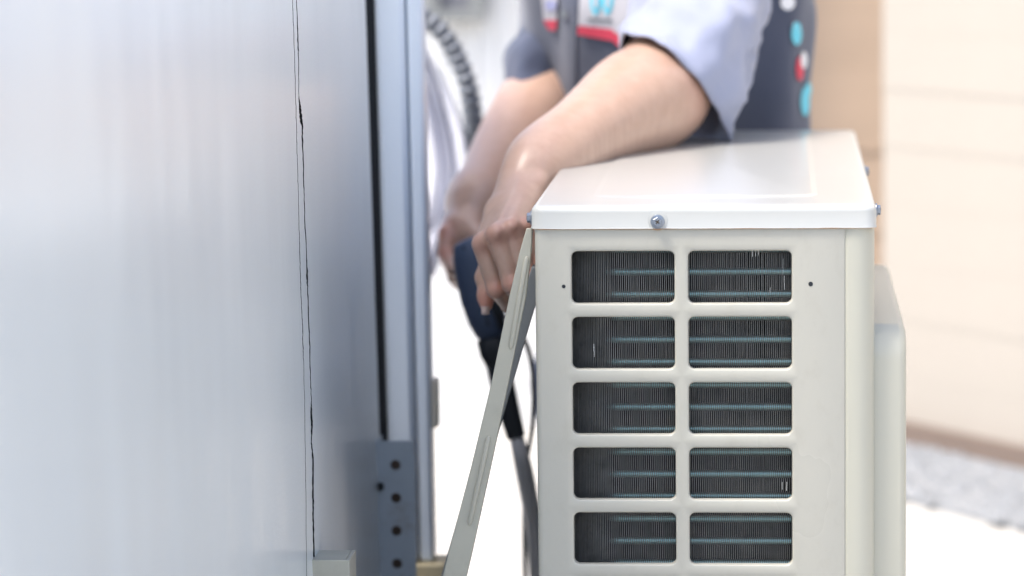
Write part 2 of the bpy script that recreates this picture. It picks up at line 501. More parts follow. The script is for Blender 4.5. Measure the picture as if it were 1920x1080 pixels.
bevel(mk('foot_block', *box(xr(zpb) - .07, xr(zpb) + .014, Yp - .005, Yp + .055, 0, zpb - .001), YELLOW, dp), .003)

# ------------------------------------------------------------------ slotted angle upright
Ya = YEND - 0.03
zt = at(740, 827, Ya).z
ax0, ax1 = at(706, 900, Ya).x, at(778, 900, Ya).x
sa = thing('slotted_angle', (ax0, Ya, 0), 'galvanised slotted angle upright with round holes and rust spots', 'bracket')
# front flange with holes, built cell by cell
zs_h = [at(740, y, Ya).z for y in (872, 932, 995, 1057)]
ph = (zs_h[0] - zs_h[3]) / 3
def hole_strip(x0, x1, ztop, zbot, pitch_, z_first, r, y, t):
    V, F = [], []
    def cell(zc, za, zb):
        n = 16; cx = (x0 + x1) / 2
        out = [(x1, zc), (x1, zb), (cx, zb), (x0, zb), (x0, zc), (x0, za), (cx, za), (x1, za)]
        o = len(V)
        for yy in (y, y + t):
            for k in range(n):
                a = 2 * math.pi * k / n
                V.append((cx + r * math.cos(a), yy, zc + r * math.sin(a)))
            for p in out: V.append((p[0], yy, p[1]))
        for s in (0, 1):
            b = o + s * (n + 8)
            for k in range(8):
                F.append((b + 2 * k, b + 2 * k + 1, b + n + k)); F.append((b + 2 * k + 1, b + (2 * k + 2) % n, b + n + (k + 1) % 8, b + n + k))
        for k in range(n):
            F.append((o + k, o + n + 8 + k, o + n + 8 + (k + 1) % n, o + (k + 1) % n))
    zc = z_first; za = ztop
    # bottom of first cell is the middle between holes
    hi = ztop
    while zc > zbot + 0.02:
        lo = zc - pitch_ / 2
        cell(zc, lo, hi); hi = lo; zc -= pitch_
    m2 = box(x0, x1, y, y + t, zbot, hi)
    V2, F2 = merge((V, F), m2)
    # rim closing sides
    V2, F2 = merge((V2, F2), ([(x0, y, hi), (x0, y + t, hi), (x0, y + t, ztop), (x0, y, ztop), (x1, y, hi), (x1, y + t, hi), (x1, y + t, ztop), (x1, y, ztop)],
                              [(0, 1, 2, 3), (4, 7, 6, 5), (3, 2, 6, 7)]))
    return V2, F2
mk('front_flange', *hole_strip(ax0, ax1, zt, 0, ph, zs_h[0], rpx(10, Ya), Ya, .0025), GALV, sa)
mk('side_flange', *box(ax0, ax0 + .0025, Ya + .0025, Ya + .04, 0, zt), GALV, sa)
mk('hole_shadow', *box(ax0 + .006, ax1 - .002, Ya + .012, Ya + .02, 0, zt - .012), mat('rusty hole shade', (0.16, 0.11, 0.08), 0.8, var=0.3, vscale=60), sa)  # strip added behind the holes, their shade painted rust brown
bl = at(713, 912, Ya)
mk('bolt', *tube([(bl.x, Ya - .004, bl.z), (bl.x, Ya - .0005, bl.z)], .005, 6, up=(0, 0, 1)), BLACK, sa)

# ------------------------------------------------------------------ small angle end against the wall, low in front
Ye = 0.02
e0, e1, = at(581, 1050, Ye), at(655, 1050, Ye)
zb_ = e0.z
xw = wp(Ye, zb_).x
an = thing('steel_bracket', (e0.x, Ye, 0), 'short pale steel bracket standing against the foot of the cracked seam', 'bracket')
bevel(mk('plate', *box(e0.x, e1.x, Ye, Ye + .0035, 0.0, zb_), STRUT, an), .0006)
bevel(mk('flange', *box(e1.x - .0035, e1.x, Ye + .0035, Ye + .05, 0.0, zb_), STRUT, an), .0006)
bevel(mk('top_flange', *box(e0.x, e1.x - .004, Ye + .004, Ye + .05, zb_ - .004, zb_ - .0005), STRUT, an), .0006)

# ================================================================== AIR CONDITIONER
W, L, ZT, SK = 0.316, 0.90, 0.68, 0.0217
ac = thing('air_conditioner', (0, 0, 0), 'ivory outdoor air conditioning unit with ten-hole end grille and screwed lid', 'air conditioner')
# ---- end panel with rounded openings
x_c = [(at(1070, 520, 0).x, at(1266, 520, 0).x), (at(1289, 520, 0).x, at(1486, 520, 0).x)]
ztop0 = at(1280, 469.5, 0).z
zbot0 = at(1280, 570.5, 0).z
zp = (at(1280, 469.5, 0).z - at(1280, 960.5, 0).z) / 4
NR = 9
xm = (x_c[0][1] + x_c[1][0]) / 2
cellx = [(x_c[0][0] - .0055, xm), (xm, x_c[1][1] + .0055)]
gapz = zp - (ztop0 - zbot0)
V, F = [], []
def addquad(*p):
    o = len(V); V.extend(p); F.append(tuple(range(o, o + len(p))))
rc = rpx(13, 0); nc = 6
zrows = []
for i in range(NR):
    zt_ = ztop0 - i * zp; zb = zbot0 - i * zp
    if zb < 0.06: break
    zrows.append((zb, zt_))
    for (hx0, hx1), (cx0, cx1) in zip(x_c, cellx):
        cz0, cz1 = zb - gapz / 2, zt_ + gapz / 2
        rings = []
        for inset, yy in ((-.0012, 0), (0, .0005), (.0006, .0016), (.0008, .0075)):
            rings.append([(x, yy, z) for x, z in rrect(hx0 + inset, hx1 - inset, zb + inset, zt_ - inset, max(.002, rc - inset), nc)])
        n = len(rings[0]); corners = [(cx1, 0, cz1), (cx0, 0, cz1), (cx0, 0, cz0), (cx1, 0, cz0)]
        h = rings[0]
        for c in range(4):
            b = c * (nc + 1)
            for k in range(nc): addquad(corners[c], h[b + k], h[b + k + 1])
            addquad(corners[c], h[b + nc], h[(b + nc + 1) % n], corners[(c + 1) % 4])
        for ra, rb in zip(rings[:-1], rings[1:]):
            for k in range(n):
                addquad(ra[k], rb[k], rb[(k + 1) % n], ra[(k + 1) % n])
zc_top = zrows[0][1] + gapz / 2; zc_bot = zrows[-1][0] - gapz / 2
zlines = [0.035] + [zrows[i][0] - gapz / 2 for i in range(len(zrows) - 1, -1, -1)] + [zc_top, ZT - .006]
lx = cellx[0][0]; rx = cellx[1][1]
XG = at(1585, 700, 0).x
profL = [(.0030, .06), (.0030, .0065), (.0034, .0042), (.0046, .0020), (.0066, .0006), (.0092, 0), (lx, 0)]
profR = [(rx, 0), (XG - .0014, 0), (XG - .0006, .0005), (XG - .0002, .0013), (XG, .003)]
full = profL + [(xm, 0)] + profR
for z0, z1 in zip(zlines[:-1], zlines[1:]):
    inside = z0 >= zc_bot - 1e-6 and z1 <= zc_top + 1e-6
    for (p, q) in zip(full[:-1], full[1:]):
        if inside and p[0] >= lx - 1e-9 and q[0] <= rx + 1e-9: continue
        addquad((p[0], p[1], z0), (q[0], q[1], z0), (q[0], q[1], z1), (p[0], p[1], z1))
mk('end_panel', V, F, IVORY, ac, smooth=40)
# ---- corner column and fan-side face
prc = [(XG - .0006, .0012), (XG + .0004, .0011), (XG + .0010, .0005), (XG + .0020, 0), (W - .019, 0)]
for k in range(1, 9):
    a = R(90 * k / 8); prc.append((W - .019 + .018 * math.sin(a), .018 - .018 * math.cos(a)))
prc += [(W - .001, .06), (W - .001, L - .004)]
V = [(x, y, z) for z in (.035, ZT - .006) for x, y in prc]; n = len(prc)
mk('corner_panel', V, [(i, i + 1, n + i + 1, n + i) for i in range(n - 1)], IVORY2, ac, smooth=40)
mk('rear_panel', *box(.003, W - .0015, L - .0038, L - .0025, .035, ZT - .006), IVORY, ac)
mk('base_pan', *box(.001, W, .0005, L, .022, .036), IVORY2, ac)
for y in (.12, L - .16):
    bevel(mk('foot', *box(-.02, W + .02, y, y + .05, 0, .0215), BLACK, ac), .003)
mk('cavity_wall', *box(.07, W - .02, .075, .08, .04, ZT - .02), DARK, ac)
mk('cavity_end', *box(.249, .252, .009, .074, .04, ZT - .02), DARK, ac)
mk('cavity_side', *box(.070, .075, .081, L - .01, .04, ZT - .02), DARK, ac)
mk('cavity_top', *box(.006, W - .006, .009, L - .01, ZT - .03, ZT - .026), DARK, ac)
# back side wire guard bars along the wall side
for i in range(5):
    z = .1 + i * .13
    mk('guard_bar', *box(.0005, .003, .06, L - .004, z, z + .012), IVORY, ac)
for y in (.35, .62, L - .03):
    mk('guard_post', *box(.0008, .0028, y, y + .014, .036, ZT - .02), IVORY, ac)
# ---- coil: path in plan (straight behind the grille, then round the corner and along the side)
RC, yo, xa = 0.060, 0.0125, 0.078
def path(s):
    l1 = .2455 - xa; l2 = RC * math.pi / 2
    if s < l1: return Vector((.2455 - s, yo, 0)), Vector((0, 1, 0))
    s -= l1
    if s < l2:
        a = s / RC
        return Vector((xa - RC * math.sin(a), yo + RC - RC * math.cos(a), 0)), Vector((math.sin(a), math.cos(a), 0))
    s -= l2
    return Vector((xa - RC, yo + RC + s, 0)), Vector((1, 0, 0))
V, F = [], []
rg = random.Random(3)
s = 0.0
while s < .2455 - xa + RC * math.pi / 2 + L - .16:
    p, n = path(s)
    t = Vector((n.y, -n.x, 0)) * 0.00030
    jit = rg.uniform(-.0001, .0001)
    w_ = n * rg.uniform(0, .0006)
    z0, z1 = .045, ZT - .031
    bend = n.cross(Vector((0, 0, 1))) * rg.gauss(0, .00012)
    o = len(V)
    for z, bb in ((z0, bend), (z1, -bend)):
        V += [p + w_ - t + bb + Vector((0, 0, z)), p + w_ + t + bb + Vector((0, 0, z)), p + n * .026 + t + Vector((0, 0, z)), p + n * .026 - t + Vector((0, 0, z))]
    F += [(o, o + 1, o + 5, o + 4), (o + 1, o + 2, o + 6, o + 5), (o + 2, o + 3, o + 7, o + 6), (o + 3, o, o + 4, o + 7)]
    s += .00178 + jit
mk('coil_fins', V, F, FIN, ac, kind='stuff')
zt1 = at(1400, 508, .025).z
pt_ = (at(1400, 508, .025).z - at(1400, 1025, .025).z) / 12.3
pts = []
for k in range(60):
    s = k / 59 * (.2455 - xa + RC * math.pi / 2 + .5)
    p, n = path(s); pts.append(p + n * .0080)
me_t = None
Vt, Ft = tube(pts, .0034, 8, up=(0, 0, 1))
z = zt1 + pt_ * 6
for i in range(40):
    z = zt1 + pt_ * (6 - i)
    if z > ZT - .04: continue
    if z < .055: break
    if me_t is None:
        o = mk('coil_tube', Vt, Ft, TUBE, ac, smooth=60); me_t = o.data
    else:
        o = bpy.data.objects.new('coil_tube', me_t); setup(o, ac)
    o.location.z = z
# bent fin glints
for px, py, h, ln in ((1113, 652, 14, 1.2), (1114, 664, 10, .8), (1410, 474, 14, 1.5), (1416, 474, 14, 1.5), (1422, 473, 12, 1.2), (1468, 500, 30, .8), (1470, 530, 26, .8), (1444, 545, 12, .8), (1475, 912, 16, 1.2), (1466, 911, 14, 1)):
    a, b = at(px, py - h / 2, .0112), at(px + random.uniform(-1, 1), py + h / 2, .0112)
    mk('bent_fin', *prism([(a.x, a.y, a.z), (a.x + .0004 * ln, a.y, a.z), (b.x + .0004 * ln, b.y, b.z), (b.x, b.y, b.z)], (0, .001, 0)), mat('bright bent fin', (.62, .63, .6), .5), ac)
# drilled holes in the end panel
for px, py, r in ((1057, 537, 3.6), (1520, 532.5, 4.4)):
    c = at(px, py, 0); r = rpx(r, 0)
    mk('drilled_hole', *tube([(c.x, -.00025, c.z), (c.x, .0012, c.z)], r, 16, up=(0, 0, 1)), BLACK, ac)
# ---- lid
zb = ZT - SK
LID = lid_material(zb)
def lidring(inset, z, r, y_in=None):
    yi = inset if y_in is None else y_in
    return [(x, y, z) for x, y in rrect(-.0002 + inset, W + .0006 - inset, -.0022 + yi, L + .002 - yi, r, 6)]
rings = [lidring(.0018, zb + .0003, .010), lidring(.0002, zb - .0002, .0115), lidring(-.0005, zb + .0006, .012), lidring(0, zb + .002, .012)]
rings += [lidring(0, ZT - .0062, .012)]
for k in range(1, 7):
    a = R(90 * k / 6); rings.append(lidring(.0062 * (1 - math.cos(a)), ZT - .0062 + .0062 * math.sin(a), .012 - .0062 * (1 - math.cos(a)) * .8))
rings += [lidring(.020, ZT, .018, .030), lidring(.0515, ZT + .0001, .022, .076), lidring(.0535, ZT + .0003, .022, .0785), lidring(.0570, ZT + .0013, .02, .083), lidring(.0595, ZT + .0015, .02, .086)]
V, F = loft(rings, cap=False)
n = len(rings[0]); F.append(tuple((len(rings) - 1) * n + j for j in range(n)))
lid = mk('top_cover', V, F, LID, ac, smooth=50)
# ---- screws
def screw(c, d, par, s=1.0):
    d = Vector(d); c = Vector(c)
    up = Vector((0, 0, 1))
    q = [c, c + d * .0006, c + d * .0013, c + d * .0018]
    V, F = merge(tube(q, [.0064 * s, .0066 * s, .0063 * s, .0044 * s], 24, up=up), tube([c + d * .0014, c + d * .0042, c + d * .0047], [.0047 * s, .0047 * s, .0041 * s], 6, up=up))
    o = mk('screw', V, F, ZINC, par, smooth=35)
    side = d.cross(up)
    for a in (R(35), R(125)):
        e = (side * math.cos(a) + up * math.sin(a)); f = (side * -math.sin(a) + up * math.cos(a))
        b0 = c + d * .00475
        mk('cross_slot', *prism([b0 + e * .0021 * s + f * .0006, b0 - e * .0021 * s + f * .0006, b0 - e * .0021 * s - f * .0006, b0 + e * .0021 * s - f * .0006], d * .00015 if a < 1 else d * .0001), mat('slot shade', (.05, .035, .02), .8), o)  # dark slivers painted for the shade inside the cross recess
    return o
sc = at(1233, 415.5, -.0022)
screw((sc.x, -.0024, sc.z), (0, -1, 0), lid)
screw((-.0004, .018, at(992, 412, 0).z), (-1, 0, 0), lid)
screw((W + .0007, .04, ZT - .009), (1, 0, 0), lid)
screw((W + .0007, .47, ZT - .011), (1, 0, 0), lid)
mk('screw_dimple', *tube([(sc.x, -.0027, sc.z + .001), (sc.x, -.0024, sc.z + .001)], [.0078, .0092], 24, up=(0, 0, 1)), LID, lid, smooth=60)
# ---- fan guard box on the right side: solve position from three photo points
best = None
for i in range(60):
    yn = .02 + i * .006
    xg_ = at(1700, 700, yn).x; zg = at(1700, 612, yn).z
    d = ray(1666, 490); t = (zg - CAM.z) / d.z; q = CAM + d * t
    e = abs(q.x - xg_)
    if best is None or e < best[0]: best = (e, yn, xg_, zg, q.y)
_, YN, XGD, ZG, YG = best
print('fan guard', best)
r1 = .012
def prof_guard(ins):
    P = []
    z1 = ZG; z0 = .06
    for (y, z, a0) in ((YG - .03, z1 - .03, 0), (YN + .03, z1 - .03, 90), (YN + .03, z0 + .03, 180), (YG - .03, z0 + .03, 270)):
        for k in range(7):
            a = R(a0 + 90 * k / 6)
            P.append((y + (.03 - ins) * math.cos(a), z + (.03 - ins) * math.sin(a)))
    return P
rings = []
for x, ins in ((W - .002, 0), (XGD - .008, 0), (XGD - .0045, .0012), (XGD - .0018, .0035), (XGD - .0004, .0065), (XGD, .010)):
    rings.append([(x, y, z) for y, z in prof_guard(ins)])
V, F = loft(rings, cap=False); n = len(rings[0]); F.append(tuple((len(rings) - 1) * n + j for j in range(n)))
mk('fan_guard', V, F, IVORY2, ac, smooth=60)

# ------------------------------------------------------------------ leaning strips at the wall side of the unit
Ys = 0.012
o1 = [(987, 428), (998, 428), (996, 470), (986, 556), (953, 719), (921, 872), (884, 1041), (863, 1130), (824, 1130), (840, 1041), (884, 872), (921, 719), (955, 556), (975, 470)]
s_ = thing('metal_strip', at(840, 1130, Ys), 'pale folded metal strip with pressed beads leaning from the lid corner', 'strip')
lo = at(863, 1130, Ys)
kk = lo.z
def strip_mesh(name, outl, Y, th, m, par):
    return bevel(mk(name, *prism([at(x, y, Y) for x, y in outl], (0, th, 0)), m, par), .0012)
ext = [(p if p[1] < 1100 else None) for p in o1]
foot_y = 1080 + (at(840, 1080, Ys).z) / rpx(1, Ys)
o1 = [p for p in o1 if p[1] < 1100]
i8 = o1.index((884, 1041))
o1[i8 + 1:i8 + 1] = [(884 - .235 * (foot_y - 1041), foot_y), (840 - .245 * (foot_y - 1041), foot_y)]
strip_mesh('face', o1, Ys, .0018, STRUT, s_)
fl = [(998, 434), (996, 470), (986, 556), (953, 719), (921, 872), (884, 1041), (884 - .235 * (foot_y - 1041), foot_y)]
V, F = [], []
for x, y in fl:
    a = at(x, y, Ys)
    V += [a + Vector((-.0018, .0019, 0)), a + Vector((-.0001, .0019, 0)), a + Vector((-.0001, .012, 0)), a + Vector((-.0018, .012, 0))]
F = [tuple(i * 4 + q for q in (j, (j + 1) % 4)) + tuple((i + 1) * 4 + q for q in ((j + 1) % 4, j)) for i in range(len(fl) - 1) for j in range(4)]
mk('side_flange', V, F, STRUT, s_)
for (x0, y0), (x1, y1) in (((988, 480), (957, 655)), ((917, 817), (880, 985)), ((842, 1150), (806, 1310))):
    a, b = at(x0, y0, Ys), at(x1, y1, Ys)
    P = [a + (b - a) * t for t in (0, .02, .05, .5, .95, .98, 1)]
    mk('bead', *tube([p + Vector((0, -.0002, 0)) for p in P], [.0006, .0018, .0026, .0026, .0026, .0018, .0006], 10, asp=1.0), STRUT, s_, smooth=60)
Y2 = .16
s2_ = thing('metal_strip', at(850, 1080, Y2), 'darker grey metal strip crossing behind the pale beaded strip', 'strip')
fy = 1080 + at(840, 1080, Y2).z / rpx(1, Y2)
xb = lambda y: 985 - .283 * (y - 585)
o2 = [(xb(500) - 12, 500), (xb(500) + 16, 500), (xb(800) + 14, 800), (xb(fy) + 14, fy), (xb(fy) - 20, fy), (xb(800) - 17, 800)]
strip_mesh('face', o2, Y2, .002, STRUTD, s2_)
V, F = [], []
for x, y in ((xb(500) - 12, 500), (xb(800) - 17, 800), (xb(fy) - 20, fy)):
    a = at(x, y, Y2)
    V += [a + Vector((0, .0022, 0)), a + Vector((.002, .0022, 0)), a + Vector((.002, .018, 0)), a + Vector((0, .018, 0))]
F = [tuple(i * 4 + q for q in (j, (j + 1) % 4)) + tuple((i + 1) * 4 + q for q in ((j + 1) % 4, j)) for i in range(2) for j in range(4)]
mk('side_flange', V, F, STRUTD, s2_)

# ================================================================== HOSES, WRAP, SPRAY GUN
Yh = 1.25
hp = catmull([at(x, y, Yh + dy) for x, y, dy in ((690, 10, .0), (745, 14, 0), (790, 30, 0), (832, 66, 0), (862, 118, 0), (880, 175, 0), (889, 240, .02), (894, 310, .06), (908, 380, .12), (945, 430, .18), (1040, 490, .22), (1120, 640, .24), (1150, 900, .25), (1150, 1250, .25))], 16)
fine = []
for a, b in zip(hp[:-1], hp[1:]):
    m_ = max(1, int(np.linalg.norm(b - a) / .0022))
    fine += [a + (b - a) * k / m_ for k in range(m_)]
ln = 0; rad = []
for i, p in enumerate(fine):
    if i: ln += np.linalg.norm(p - fine[i - 1])
    rad.append(rpx(17.5, Yh) * (1 + .2 * math.sin(ln * 2 * math.pi / .014)))
mk('corrugated_hose', *tube(fine, rad, 14), HOSE, smooth=80, label='grey corrugated hose arching down behind the door post', cat='hose')
# white wrap hanging from the hose
V = []; nu, nv = 30, 40
edge = [(84, 800), (110, 812), (170, 842), (260, 872), (320, 884), (350, 880), (400, 862), (450, 842), (490, 826), (520, 815)]
for j in range(nv + 1):
    y = 84 + (520 - 84) * j / nv
    xr_ = float(np.interp(y, [e[0] for e in edge], [e[1] for e in edge])); xl_ = 700 + 40 * j / nv
    for i in range(nu + 1):
        u = i / nu
        x = xl_ + (xr_ - xl_) * u
        d = .03 * math.sin(u * 15 + 2.2 * math.sin(j * .07)) * (0.35 + .65 * j / nv) + .012 * math.sin(u * 37 + j * .1)
        V.append(at(x, y, Yh + .03 + d + .08 * (1 - u)))
F = [(j * (nu + 1) + i, j * (nu + 1) + i + 1, (j + 1) * (nu + 1) + i + 1, (j + 1) * (nu + 1) + i) for j in range(nv) for i in range(nu)]
wr = mk('hanging_cloth', V, F, CLOTH, smooth=180, label='white cloth hanging in folds beneath the grey corrugated hose', cat='cloth')
so = wr.modifiers.new('thickness', 'SOLIDIFY'); so.thickness = .003

Yg = .75
gun = thing('spray_gun', at(970, 820, Yg), 'dark blue spray gun with black nozzle held pointing down', 'spray gun')
def gpts(l): return [at(x, y, Yg + dy) for x, y, dy in l], [rpx(r, Yg) for *_, r in l]
def gtube(name, l, m, par, n=18, power=3.2, asp=.8):
    P = [at(x, y, Yg + dy) for x, y, dy, r in l]
    return mk(name, *tube(P, [rpx(r, Yg) for *_, r in l], n, power, asp), m, par, smooth=50)
gtube('handle', [(872, 450, 0, 16), (875, 456, 0, 26), (881, 480, 0, 33), (891, 520, 0, 37), (902, 560, 0, 39), (914, 600, 0, 36), (921, 625, 0, 30), (923, 634, 0, 20)], GUN, gun)
gtube('collar', [(919, 630, 0, 20), (920, 636, 0, 27), (926, 662, 0, 27), (929, 672, 0, 24), (932, 684, 0, 21)], BLACK, gun)
gtube('nozzle', [(932, 682, 0, 21), (940, 712, 0, 23), (952, 760, 0, 21), (964, 805, 0, 19), (968, 820, 0, 18)], BLACK, gun)
gtube('trigger', [(905, 530, -.02, 8), (925, 560, -.022, 10), (938, 600, -.02, 8), (940, 615, -.012, 5)], BLACK, gun, asp=1)
gtube('grip_seam', [(868, 462, -.0118, 3), (890, 522, -.0165, 3), (905, 566, -.017, 3), (915, 610, -.016, 3)], BLACK, gun, n=8)
P = catmull([at(968, 818, Yg), at(978, 860, Yg), at(990, 920, Yg + .02), at(1004, 1010, Yg + .05), at(1010, 1180, Yg + .08), at(1000, 1500, Yg + .08), at(985, 1640, Yg + .02)], 8)
mk('pale_hose', *tube(P, [rpx(14 + 4 * math.sin(min(1, i / 12)), Yg) for i in range(len(P))], 12), PALEH, smooth=80, label='pale grey hose running down from the spray gun nozzle', cat='hose')
P = catmull([at(950, 590, Yg + .03), at(972, 615, Yg + .03), at(992, 660, Yg + .03), at(1000, 720, Yg + .03), at(998, 800, Yg + .04), at(985, 900, Yg + .05), at(985, 1100, Yg + .06), at(1000, 1640, Yg + .08)], 8)
mk('black_cable', *tube(P, rpx(5, Yg), 10), BLACK, smooth=80, label='thin black cable curving down beside the spray gun', cat='cable')

# ================================================================== PERSON
def surface_nets(D, org, h):
    s = D < 0
    nx, ny, nz = D.shape
    c = np.zeros((nx - 1, ny - 1, nz - 1), np.uint8)
    for dx in (0, 1):
        for dy in (0, 1):
            for dz in (0, 1):
                c += s[dx:nx - 1 + dx, dy:ny - 1 + dy, dz:nz - 1 + dz]
    act = (c > 0) & (c < 8)
    I = np.argwhere(act)
    idx = -np.ones(act.shape, np.int64); idx[act] = np.arange(len(I))
    acc = np.zeros((len(I), 3)); cnt = np.zeros(len(I))
    cor = [(dx, dy, dz) for dx in (0, 1) for dy in (0, 1) for dz in (0, 1)]
    val = {k: D[I[:, 0] + k[0], I[:, 1] + k[1], I[:, 2] + k[2]].astype(float) for k in cor}
    for k in cor:
        for ax in range(3):
            if k[ax] == 0:
                m = list(k); m[ax] = 1; m = tuple(m)
                a, b = val[k], val[m]
                cr = (a < 0) != (b < 0)
                t = np.where(cr, a / np.where(cr, a - b, 1), 0)
                p = np.tile(np.array(k, float), (len(I), 1)); p[:, ax] += t
                acc[cr] += p[cr]; cnt[cr] += 1
    Vv = (I + acc / cnt[:, None]) * h + np.array(org)
    Fs = []
    for ax in range(3):
        a, b = (ax + 1) % 3, (ax + 2) % 3
        sl0 = [slice(None)] * 3; sl1 = [slice(None)] * 3
        sl0[ax] = slice(0, -1); sl1[ax] = slice(1, None)
        ch = s[tuple(sl0)] != s[tuple(sl1)]
        E = np.argwhere(ch)
        E = E[(E[:, a] > 0) & (E[:, b] > 0) & (E[:, a] < D.shape[a] - 1) & (E[:, b] < D.shape[b] - 1)]
        inside = s[tuple(sl0)][E[:, 0], E[:, 1], E[:, 2]]
        q = []
        for da, db in ((-1, -1), (0, -1), (0, 0), (-1, 0)):
            e = E.copy(); e[:, a] += da; e[:, b] += db
            q.append(idx[e[:, 0], e[:, 1], e[:, 2]])
        q = np.stack(q, 1)
        q[~inside] = q[~inside][:, ::-1]
        Fs.append(q)
    return Vv, np.concatenate(Fs)

class Field:
    """groups of tapered capsules / ellipsoids joined with smooth unions, meshed by surface nets"""
    def __init__(s, h): s.h = h; s.g = []
    def group(s, prims, k=.004, ko=.006, sub=False): s.g.append((prims, k, ko, sub))
    def mesh(s):
        lo = np.min([np.min([np.minimum(p[0], p[1]) - max(p[2], p[3]) for p in g[0]], 0) for g in s.g], 0) - .012
        hi = np.max([np.max([np.maximum(p[0], p[1]) + max(p[2], p[3]) for p in g[0]], 0) for g in s.g], 0) + .012
        n = np.ceil((hi - lo) / s.h).astype(int) + 1
        D = np.full(n, .05, np.float32)
        for prims, k, ko, sub in s.g:
            m = .03
            a = np.min([np.minimum(p[0], p[1]) - max(p[2], p[3]) for p in prims], 0) - m
            b = np.max([np.maximum(p[0], p[1]) + max(p[2], p[3]) for p in prims], 0) + m
            i0 = np.clip(np.floor((a - lo) / s.h).astype(int), 0, n); i1 = np.clip(np.ceil((b - lo) / s.h).astype(int) + 1, 0, n)
            G = np.full(i1 - i0, .05, np.float32)
            for p in prims:
                pa, pb_ = np.array(p[0]), np.array(p[1]); rm = max(p[2], p[3])
                j0 = np.clip(np.floor((np.minimum(pa, pb_) - rm - m - lo) / s.h).astype(int), i0, i1); j1 = np.clip(np.ceil((np.maximum(pa, pb_) + rm + m - lo) / s.h).astype(int) + 1, i0, i1)
                if (j1 <= j0).any(): continue
                X = [(lo[q] + np.arange(j0[q], j1[q]) * s.h).astype(np.float32) for q in range(3)]
                x, y, z = np.meshgrid(*X, indexing='ij')
                d = pb_ - pa; l2 = max(float(d @ d), 1e-12)
                dx, dy, dz = x - pa[0], y - pa[1], z - pa[2]
                t = np.clip((dx * d[0] + dy * d[1] + dz * d[2]) / l2, 0, 1).astype(np.float32)
                vx, vy, vz = dx - t * d[0], dy - t * d[1], dz - t * d[2]
                if len(p) > 4:                       # flatten: (axis, factor)
                    ax, fac = p[4]
                    dt = vx * ax[0] + vy * ax[1] + vz * ax[2]
                    e = (1 / fac - 1) * dt
                    vx = vx + ax[0] * e; vy = vy + ax[1] * e; vz = vz + ax[2] * e
                q = np.sqrt(vx * vx + vy * vy + vz * vz) - (p[2] + (p[3] - p[2]) * t)
                sl = tuple(slice(j0[w] - i0[w], j1[w] - i0[w]) for w in range(3))
                g0 = G[sl]
                hh = np.maximum(k - np.abs(g0 - q), 0) / k
                G[sl] = np.minimum(g0, q) - hh * hh * k * .25
            sl = tuple(slice(i0[w], i1[w]) for w in range(3))
            g0 = D[sl]
            if sub:
                q = -G; hh = np.maximum(ko - np.abs(g0 - q), 0) / ko
                D[sl] = np.maximum(g0, q) + hh * hh * ko * .25
            else:
                hh = np.maximum(ko - np.abs(g0 - G), 0) / ko
                D[sl] = np.minimum(g0, G) - hh * hh * ko * .25
        return surface_nets(D, lo, s.h)

def P3(x, y, Y): return np.array(at(x, y, Y))
def chain(pts, n=1):
    out = []
    if n > 1: pts = [tuple(p) for p in catmull(pts, n)]
    for (x, y, Y, r), (x2, y2, Y2_, r2) in zip(pts[:-1], pts[1:]):
        out.append((P3(x, y, Y), P3(x2, y2, Y2_), rpx(r, Y), rpx(r2, Y2_)))
    return out
def ball(x, y, Y, r): return (P3(x, y, Y), P3(x, y, Y) + 1e-5, rpx(r, Y), rpx(r, Y))

# ---- left arm (his left, resting on the lid) and hand
la = Field(.0019)
arm = chain([(996, 322, .400, 34), (1026, 300, .435, 37), (1066, 272, .480, 42), (1128, 230, .56, 56), (1190, 195, .645, 74), (1238, 176, .70, 68)], 6)
arm += chain([(1238, 176, .70, 66), (1262, 112, .74, 64), (1298, -40, .87, 64), (1290, -160, .98, 52)], 5)
la.group(arm, .03, .01)
fingers = {
    'index': [(906, 458, .283, 19.5), (931, 541, .280, 16.5), (955, 570, .312, 15), (974, 566, .338, 13.5)],
    'middle': [(931, 442, .268, 20), (961, 532, .262, 17), (978, 566, .298, 15.5), (990, 560, .33, 13.5)],
    'ring': [(959, 432, .272, 18.5), (990, 520, .266, 16), (1003, 556, .30, 14.5), (1008, 550, .33, 13)],
    'little': [(983, 428, .285, 16.5), (1010, 495, .285, 14), (1016, 528, .31, 13), (1018, 524, .335, 11.5)],
}
palm = chain([(962, 340, .385, 27), (907, 456, .288, 19)]) + chain([(978, 342, .380, 27), (931, 440, .274, 19)]) + chain([(994, 345, .382, 26), (958, 430, .277, 18.5)]) + chain([(1008, 350, .390, 24), (982, 426, .289, 17)])
palm += chain([(990, 326, .395, 36), (975, 350, .382, 30)])
palm += chain([(975, 400, .33, 24), (960, 470, .315, 18)]) + chain([(935, 400, .335, 22), (930, 465, .315, 17)])
la.group(palm, .014, .016)
th = chain([(958, 372, .385, 22), (925, 450, .355, 19), (908, 520, .332, 15.5), (911, 556, .320, 14.5), (912, 572, .316, 12)])
la.group(th, .007, .010)
fingers = {k_: [(x, y, Y, r * 1.1) for x, y, Y, r in f] for k_, f in fingers.items()}
for nm, f in fingers.items():
    la.group(chain(f), .0035, .0022 if nm != 'index' else .0025)
# blend fingers into the dorsum with knuckle bumps and tendons
for nm, f in fingers.items():
    x, y, Y, r = f[0]
    la.group([ball(x - 1, y - 3, Y - .0055, r * .74)], .004, .007)
    x, y, Y, r = f[1]
    la.group([ball(x - 1, y + 1, Y - .002, r * .88)], .004, .005)
for (a, b) in (((975, 345, .352), (931, 436, .256)), ((962, 345, .362), (908, 450, .271)), ((990, 350, .356), (958, 425, .262))):
    la.group([(P3(*a), P3(*b), .0022, .0042)], .003, .006)
la.group([ball(1010, 344, .368, 14)], .003, .012)            # wrist bone
